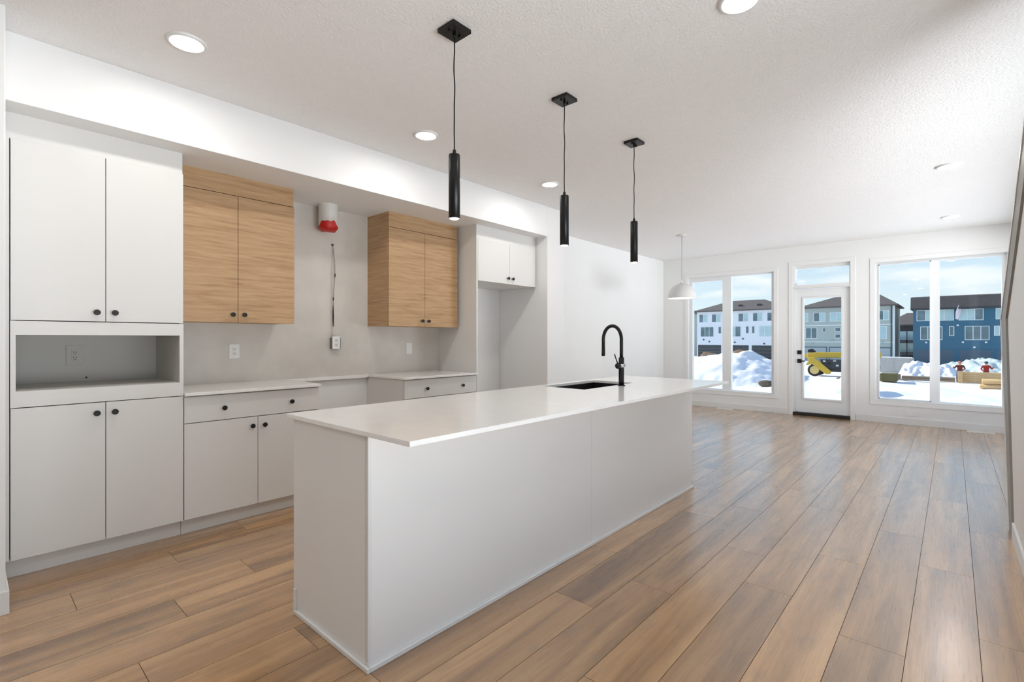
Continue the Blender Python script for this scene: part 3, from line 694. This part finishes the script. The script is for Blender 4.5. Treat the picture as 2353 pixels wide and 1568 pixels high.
def hip(x0, x1, z0, z1, d, over=.45, lh=1., rh=1.):
    """hip roof; lh/rh = inset of ridge ends"""
    bm = bmesh.new(); ya, yb = YH-over, YH+d+over; ym = (ya+yb)/2
    a = [bm.verts.new(p) for p in ((x0-over, ya, z0), (x1+over, ya, z0), (x1+over, yb, z0), (x0-over, yb, z0))]
    c = [bm.verts.new(p) for p in ((x0-over, ya, z0+.18), (x1+over, ya, z0+.18), (x1+over, yb, z0+.18), (x0-over, yb, z0+.18))]
    r = [bm.verts.new((x0-over+lh, ym, z1)), bm.verts.new((x1+over-rh, ym, z1))]
    bm.faces.new(a[::-1])
    for i in range(4): bm.faces.new((a[i], a[(i+1) % 4], c[(i+1) % 4], c[i]))
    bm.faces.new((c[0], c[1], r[1], r[0])); bm.faces.new((c[2], c[3], r[0], r[1])); bm.faces.new((c[3], c[0], r[0])); bm.faces.new((c[1], c[2], r[1])); return bm
def gdoor(house, x0, x1, z1, m, trim=None):
    g_ = obj('garage_door', boxes([((x0, YH-.03, -2.2+k*((z1+2.2)/4)+.01), (x1, YH+.02, -2.2+(k+1)*((z1+2.2)/4)-.01)) for k in range(4)]), m, house)
    if trim: obj('garage_trim', boxes([((x0-.12, YH-.05, -2.2), (x0, YH+.02, z1+.12)), ((x1, YH-.05, -2.2), (x1+.12, YH+.02, z1+.12)), ((x0, YH-.05, z1), (x1, YH+.02, z1+.12))]), trim, g_)
def vent_caps(house, pts, m):
    for x, z in pts: obj('vent_hood', box((x-.12, YH-.15, z-.12), (x+.12, YH, z+.1), .03), m, house)

# white townhouse
t = thing('townhouse', 'white three storey townhouse row with dark garage doors, left window view', 'house', (-27, YH, GZ))
obj('walls', box((-34.2, YH, -2.4), (-20.2, YH+10, 6.05)), M['house_white'], t)
rf = obj('roof', hip(-34.2, -20.2, 6.0, 8.1, 10, .45, 4.6, 4.6), M['roof'], t)
for x in (-27.3, -24.3): obj('roof_vent', box((x-.3, YH+1.4, 6.6), (x+.3, YH+1.9, 7.15)), M['gdark'], rf)
for a, b in ((-33.75, -32.4), (-31.55, -30.1), (-27.1, -25.6), (-24.8, -23.4), (-22.6, -21.2)): hwin(t, a, b, 4.2, 5.5, 2, pale=(1,))
hwin(t, -33.5, -31.3, 1.65, 3.3, 3); hwin(t, -28.5, -26.8, 1.65, 3.3, 2, pale=(0,)); hwin(t, -23.8, -21.6, 1.65, 3.3, 3, pale=(0, 1, 2))
for a, b in ((-30.4, -30.0), (-25.9, -25.5), (-24.95, -24.6)): hwin(t, a, b, 2.2, 3.3, 1, fw=.04)
for a, b in ((-34.0, -30.0), (-29.4, -25.5), (-25.0, -21.0)): gdoor(t, a, b, .15, M['gdark'])
vent_caps(t, [(-33.0, 1.1), (-32.0, .75), (-26.4, 1.25), (-27.7, .65), (-23.1, .45)], M['gdark'])
# small building left behind
t = thing('townhouse', 'sage green house end showing at the left of the white townhouse', 'house', (-39, 96, GZ))
obj('walls', box((-46, 95, -2.4), (-37.9, 104, 6.2)), M['house_grey'], t)
YS = YH; YH = 95.
obj('roof', hip(-46, -37.9, 6.2, 7.6, 9, .4, 4, 4), M['roof'], t); hwin(t, -40.6, -39.2, 3.6, 5, 2, yf=95); YH = YS
# sage townhouse
t = thing('townhouse', 'sage grey three storey townhouse seen through the door glass', 'house', (-12, YH, GZ))
obj('walls', box((-17.7, YH, -2.4), (-6.15, YH+10, 5.95)), M['house_grey'], t)
obj('roof', hip(-17.7, -6.15, 5.95, 8.0, 10, .5, 4.6, 2.6), M['roof'], t)
obj('corner_board', box((-6.3, YH-.05, -2.2), (-6.1, YH+.1, 5.95)), M['hframe'], t)
obj('belt_board', boxes([((-17.7, YH-.04, 3.25), (-6.3, YH, 3.38)), ((-17.7, YH-.04, .72), (-6.3, YH, .82))]), M['hframe'], t)
obj('downspout', box((-6.55, YH-.1, -2.2), (-6.43, YH, 5.95)), M['gdark'], t)
hwin(t, -17.4, -16.85, 3.95, 5.2, 1, pale=(0,)); hwin(t, -16.0, -14.55, 3.95, 5.2, 2, pale=(1,)); hwin(t, -13.85, -12.2, 3.95, 5.2, 2, pale=(0, 1)); hwin(t, -8.6, -6.8, 4.0, 5.25, 3, pale=(2,))
hwin(t, -17.1, -15.65, 1.35, 2.9, 2); hwin(t, -14.8, -14.5, 2.35, 2.85, 1, fw=.04); hwin(t, -13.2, -12.6, 2.4, 2.9, 1); hwin(t, -13.2, -12.6, 1.4, 1.9, 1); hwin(t, -7.9, -7.05, 1.3, 3.0, 1, pale=(0,))
for a, b in ((-17.3, -14.4), (-13.9, -10.9), (-10.4, -6.6)): gdoor(t, a, b, -.1, M['ggrey'], M['gblue'])
vent_caps(t, [(-16.2, .5), (-13.6, 1.0), (-7.5, .7)], M['ggrey'])
# dark house with balconies, farther back
t = thing('townhouse', 'dark house with balconies between the sage and blue townhouses', 'house', (-4, 112, GZ))
obj('walls', box((-9.0, 112, -2.4), (-1.5, 121, 2.9)), M['house_dark'], t)
YS = YH; YH = 112.
obj('roof', hip(-9.0, -1.5, 3.6, 6.0, 9, .5, 3.2, 3.2), M['roof'], t)
obj('eave_wall', box((-8.9, 112.1, 2.9), (-1.6, 120.8, 3.7)), M['house_dark'], t)
for z in (.5, -1.6):
    bal = obj('balcony', boxes([((-8.6, 110.6, z-.05), (-3.4, 112, z+.12)), ((-8.6, 110.6, z+.12), (-3.4, 110.66, z+.55))]), M['gdark'], t)
    for x in (-8.5, -6.0, -3.5): obj('post', box((x-.08, 110.6, z+.12), (x+.08, 110.76, z+2.2)), M['gdark'], bal)
    hwin(t, -8.0, -5.2, z+.6, z+2.0, 3, pale=(0, 1, 2), yf=112)
YH = YS
# blue townhouse
t = thing('townhouse', 'blue three storey townhouse outside the large right window', 'house', (3, YH, GZ))
obj('walls', box((-4.1, YH, -2.4), (10.5, YH+10, 5.4)), M['house_blue'], t)
bm = bmesh.new()
prism_x(bm, [(YH-.55, 5.25), (YH+10.5, 5.25), (YH+10.5, 5.45), (YH+5, 7.35), (YH-.1, 6.95), (YH-.55, 5.45)], -4.35, 10.8)
obj('roof', bm, M['roof'], t)
obj('fascia', boxes([((-4.35, YH-.6, 5.2), (10.8, YH-.54, 5.42))]), M['gdark'], t)
hwin(t, -3.65, -1.9, 3.75, 5.1, 2, pale=(1,)); hwin(t, -1.75, .05, 3.75, 5.1, 2, pale=(0, 1)); hwin(t, .65, 2.9, 3.75, 5.1, 3, pale=(0, 1)); hwin(t, 4.15, 6.0, 3.8, 5.1, 2, pale=(0,))
hwin(t, -3.25, -1.1, 1.15, 2.85, 3); hwin(t, -.28, .08, 1.7, 2.85, 1); hwin(t, 1.25, 3.45, 1.15, 2.85, 3); hwin(t, 4.0, 4.4, 1.7, 2.85, 1, pale=(0,)); hwin(t, 5.4, 7.6, 1.15, 2.85, 3)
for a, b in ((-3.8, .1), (.65, 3.7), (4.2, 8.1)): gdoor(t, a, b, -.25, M['gblue'], M['house_blue'])
vent_caps(t, [(-2.7, .75), (1.0, .8), (3.2, .8), (2.1, .15), (.5, 3.05)], M['hframe'])
# membrane flap on the blue roof
bm = bmesh.new(); pts = [(.25, YH-.62, 3.9), (.5, YH-.68, 3.75), (.75, YH-.72, 4.6), (.95, YH-.2, 5.9), (1.15, YH+.1, 6.5), (.7, YH+.05, 6.3), (.5, YH-.62, 5.5), (.3, YH-.66, 4.8)]
a = [bm.verts.new(p) for p in pts]; b = [bm.verts.new((p[0], p[1]-.05, p[2])) for p in pts]
bm.faces.new(a); bm.faces.new(b[::-1])
for i in range(8): bm.faces.new((a[i], b[i], b[(i+1) % 8], a[(i+1) % 8]))
bmesh.ops.recalc_face_normals(bm, faces=bm.faces)
single('loose_sheet', bm, mat('sheet_white', (232, 222, 224), .7), 'torn pale sheet hanging off the roof edge of the blue house', 'sheet', (.6, YH-.6, 3.75))

# construction materials
cw = single('concrete_wall', boxes([((-5.6, 63, -2.4), (-3.2, 63.3, -.68)), ((-5.9, 63.1, -2.4), (-5.6, 66, -.8)), ((-3.2, 63.1, -2.4), (-3.0, 66, -.75)), ((-4.45, 62.95, -2.4), (-4.38, 63, -.7))]), M['concrete'], 'grey concrete foundation wall beyond the lumber', 'wall', (-4.4, 63, GZ))
obj('snow_cap', boxes([((-5.8, 62.95, -.68), (-3.0, 63.6, -.60))], .03), M['snow'], cw)
single('wrapped_bundle', boxes([((-4.3, 48.5, -2.12), (-3.25, 50.1, -1.5))], .04), M['green_wrap'], 'olive green wrapped bundle on the snow in the large window', 'bundle', (-3.8, 49.3, GZ))
def plank(name, x0, x1, y, z, m, lab, dy=.3, dz=.2, grp=None, rot=0):
    o = single(name, box((x0, y, z), (x1, y+dy, z+dz), .01), m, lab, 'lumber', ((x0+x1)/2, y, z), grp); o.rotation_euler.z = rot; return o
labs = ['weathered lumber course at the bottom behind the olive bundle', 'weathered lumber course on top behind the olive bundle']
for k in range(2): plank('lumber_beam', -3.1, .15, 51+.05*k, -2.1+.17*k, M['lumber_dark'], labs[k], .5, .16, 'weathered lumber row')
plank('lumber_beam', -5.9, -3.2, 51.5, -2.1, M['lumber_dark'], 'short weathered beam left of the olive bundle', .4, .42)
names = ['lowest', 'second', 'third', 'fourth', 'topmost']
for k in range(5): plank('lumber_beam', .28, 3.6, 51.0, -2.12+.165*k, M['lumber'], '%s tan beam in the stack in front of the two workers' % names[k], .6, .16, 'tan beams stacked in front of the workers')
single('wood_post', box((.30, 50.6, -2.2), (.56, 50.85, -1.22), .01), M['lumber'], 'upright pale wood post at the left end of the beam stack', 'post', (.49, 50.7, GZ))
for k in range(2):
    for q_ in range(2):
        single('sawn_log', lathed([(.15, 0), (.16, .02), (.16, 2.3), (.15, 2.32)], (1.35+k*.12, 45.6+q_*.33, -1.95+k*.33), 'X', 20), M['lumber'],
               ['bottom', 'top'][k]+(' front' if q_ == 0 else ' rear')+' pale round log in the small pile at right', 'log', (2.4, 45.6, GZ), 'pale logs piled at the right')

# telehandler
YT = 52.5
t = thing('telehandler', 'yellow wheeled loader machine parked on the snow seen through the door', 'vehicle', (-8.4, YT, GZ))
def px(poly, y0, y1, bev=0):
    bm = bmesh.new(); a = [bm.verts.new((x, y0, z)) for x, z in poly]; b = [bm.verts.new((x, y1, z)) for x, z in poly]; n = len(poly)
    bm.faces.new(a); bm.faces.new(b[::-1])
    for i in range(n): bm.faces.new((a[i], b[i], b[(i+1) % n], a[(i+1) % n]))
    bmesh.ops.recalc_face_normals(bm, faces=bm.faces)
    if bev: bmesh.ops.bevel(bm, geom=list(bm.edges), offset=bev, segments=1, affect='EDGES')
    return bm
obj('boom', px([(-10.15, -.10), (-9.3, .02), (-4.6, .05), (-4.6, -.40), (-9.3, -.52), (-10.15, -.55)], YT+.2, YT+.75, .03), M['yellow'], t)
obj('boom_section', px([(-10.55, -.16), (-10.1, -.14), (-10.1, -.5), (-10.55, -.5)], YT+.3, YT+.65, .02), M['yellow'], t)
obj('lift_arm', px([(-9.95, -.48), (-9.45, -.45), (-8.15, -1.65), (-8.2, -1.92), (-8.55, -1.95), (-9.95, -.8)], YT-.55, YT-.3, .03), M['yellow'], t)
obj('fender', px([(-10.15, -1.2), (-10.0, -.9), (-9.6, -.75), (-9.0, -.85), (-8.8, -1.1), (-9.0, -1.1), (-9.5, -.95), (-9.9, -1.15)], YT-.4, YT+.0, .01), M['yellow'], t)
obj('chassis', px([(-9.9, -1.75), (-9.8, -1.1), (-5.0, -.9), (-4.7, -1.2), (-4.8, -1.75)], YT+.05, YT+1.2, .03), M['gdark'], t)
eng = obj('engine_bay', px([(-9.1, -.62), (-5.2, -.62), (-5.0, -1.4), (-8.6, -1.5)], YT-.2, YT+.3, .05), M['gdark'], t)
for i, (x, z) in enumerate([(-8.7, -.8), (-8.3, -1.0), (-7.9, -.75), (-7.7, -1.15), (-8.9, -1.2)]): obj('engine_part', box((x-.1, YT-.32, z-.08), (x+.12, YT-.19, z+.09), .02), [M['chrome'], M['tyre'], M['concrete']][i % 3], eng)
obj('cab', px([(-6.6, -.9), (-6.5, .75), (-5.4, .8), (-5.1, -.9)], YT+.9, YT+1.8, .04), M['gdark'], t)
obj('counterweight', px([(-10.2, -.05), (-10.2, .22), (-9.9, .3), (-9.65, .1), (-9.6, -.05)], YT+.8, YT+1.4, .03), M['tyre'], t)
for x in (-9.43, -5.5):
    for y in (YT-.45, YT+1.3):
        w = obj('wheel', lathed([(.36, 0), (.50, 0), (.56, .04), (.56, .36), (.50, .40), (.30, .40)], (x, y, -1.62), 'Y', 36), M['tyre'], t)
        obj('rim', lathed([(.08, -.06), (.14, -.05), (.32, -.02), (.37, -.03), (.37, .1), (.29, .35)], (x, y, -1.62), 'Y', 28), mat('rim_cream', (222, 196, 122), .5) if 'rim_cream' not in bpy.data.materials else bpy.data.materials['rim_cream'], w)
single('gravel_patch', box((-7.4, 49.6, -2.3), (-4.3, 51.4, -2.08), .03), M['dirt'], 'brown bare soil patch beside the yellow machine', 'ground', (-6.4, 53, GZ))

# workers
def person(loc, label, joints, edges, jacket, headpos, cap):
    me = bpy.data.meshes.new('person'); me.from_pydata([j[0] for j in joints], edges, [])
    o = bpy.data.objects.new('person', me); COL.objects.link(o)
    o.modifiers.new('skin', 'SKIN'); s = o.modifiers.new('sub', 'SUBSURF'); s.levels = 2; s.render_levels = 2
    for i, j in enumerate(joints): me.skin_vertices[0].data[i].radius = j[1] if isinstance(j[1], tuple) else (j[1], j[1])
    me.skin_vertices[0].data[0].use_root = True
    dg = bpy.context.evaluated_depsgraph_get(); dg.update()
    m2 = bpy.data.meshes.new_from_object(o.evaluated_get(dg)); o.modifiers.clear(); o.data = m2
    m2.materials.clear()
    for mm in (jacket, mat('trousers_dark', (46, 48, 56), .8), mat('skin_tone', (205, 160, 132), .6)): m2.materials.append(mm)
    for p in m2.polygons:
        p.use_smooth = True; c = p.center
        p.material_index = 2 if (c-Vector(headpos)).length < .17 else (1 if c.z < .93 else 0)
    o.location = loc; tag(o, label, 'person')
    bm = bmesh.new(); hp = headpos
    prof_ = [(.118, -.02), (.118, .02), (.105, .075), (.07, .115), (.02, .13)]
    lathe(bm, prof_, (hp[0]+loc[0], hp[1]+loc[1], hp[2]+.03+loc[2]), 'Z', 20); bmesh.ops.recalc_face_normals(bm, faces=bm.faces)
    obj('cap', bm, cap, o); return o
J1 = [((0, 0, .92), (.15, .11)), ((0, -.08, 1.12), (.15, .11)), ((0, -.22, 1.33), (.18, .11)), ((0, -.28, 1.42), .06), ((0, -.34, 1.50), .085), ((0, -.35, 1.58), .09),
      ((.2, -.22, 1.33), .065), ((.30, -.38, 1.12), .05), ((.18, -.55, 1.02), .038), ((-.2, -.22, 1.33), .065), ((-.32, -.36, 1.14), .05), ((-.38, -.52, 1.25), .038),
      ((.1, 0, .86), .095), ((.13, -.06, .48), .068), ((.13, .02, .09), .05), ((.14, -.1, .04), .045), ((-.1, 0, .86), .095), ((-.15, -.05, .48), .068), ((-.16, .04, .09), .05), ((-.17, -.1, .04), .045),
      ((.12, -.62, 1.0), .022), ((-.40, -.60, 1.28), .022)]
E1 = [(0, 1), (1, 2), (2, 3), (3, 4), (4, 5), (2, 6), (6, 7), (7, 8), (2, 9), (9, 10), (10, 11), (0, 12), (12, 13), (13, 14), (14, 15), (0, 16), (16, 17), (17, 18), (18, 19), (8, 20), (11, 21)]
person((.42, 52.7, GZ-.12), 'worker in dark red jacket bending over, left one behind the beams', J1, E1, mat('jacket_maroon', (112, 44, 38), .8), (0, -.345, 1.55), mat('cap_orange', (214, 110, 80), .6))
J2 = [(( -p[0][0], p[0][1]*.5, p[0][2]+(.03 if p[0][2] > 1.2 else 0)), p[1]) for p in J1]
person((1.93, 52.9, GZ-.14), 'worker in bright red jacket, right one behind the beams', J2, E1, mat('jacket_red', (168, 46, 48), .8), (0, -.172, 1.58), mat('cap_dark', (52, 52, 60), .6))
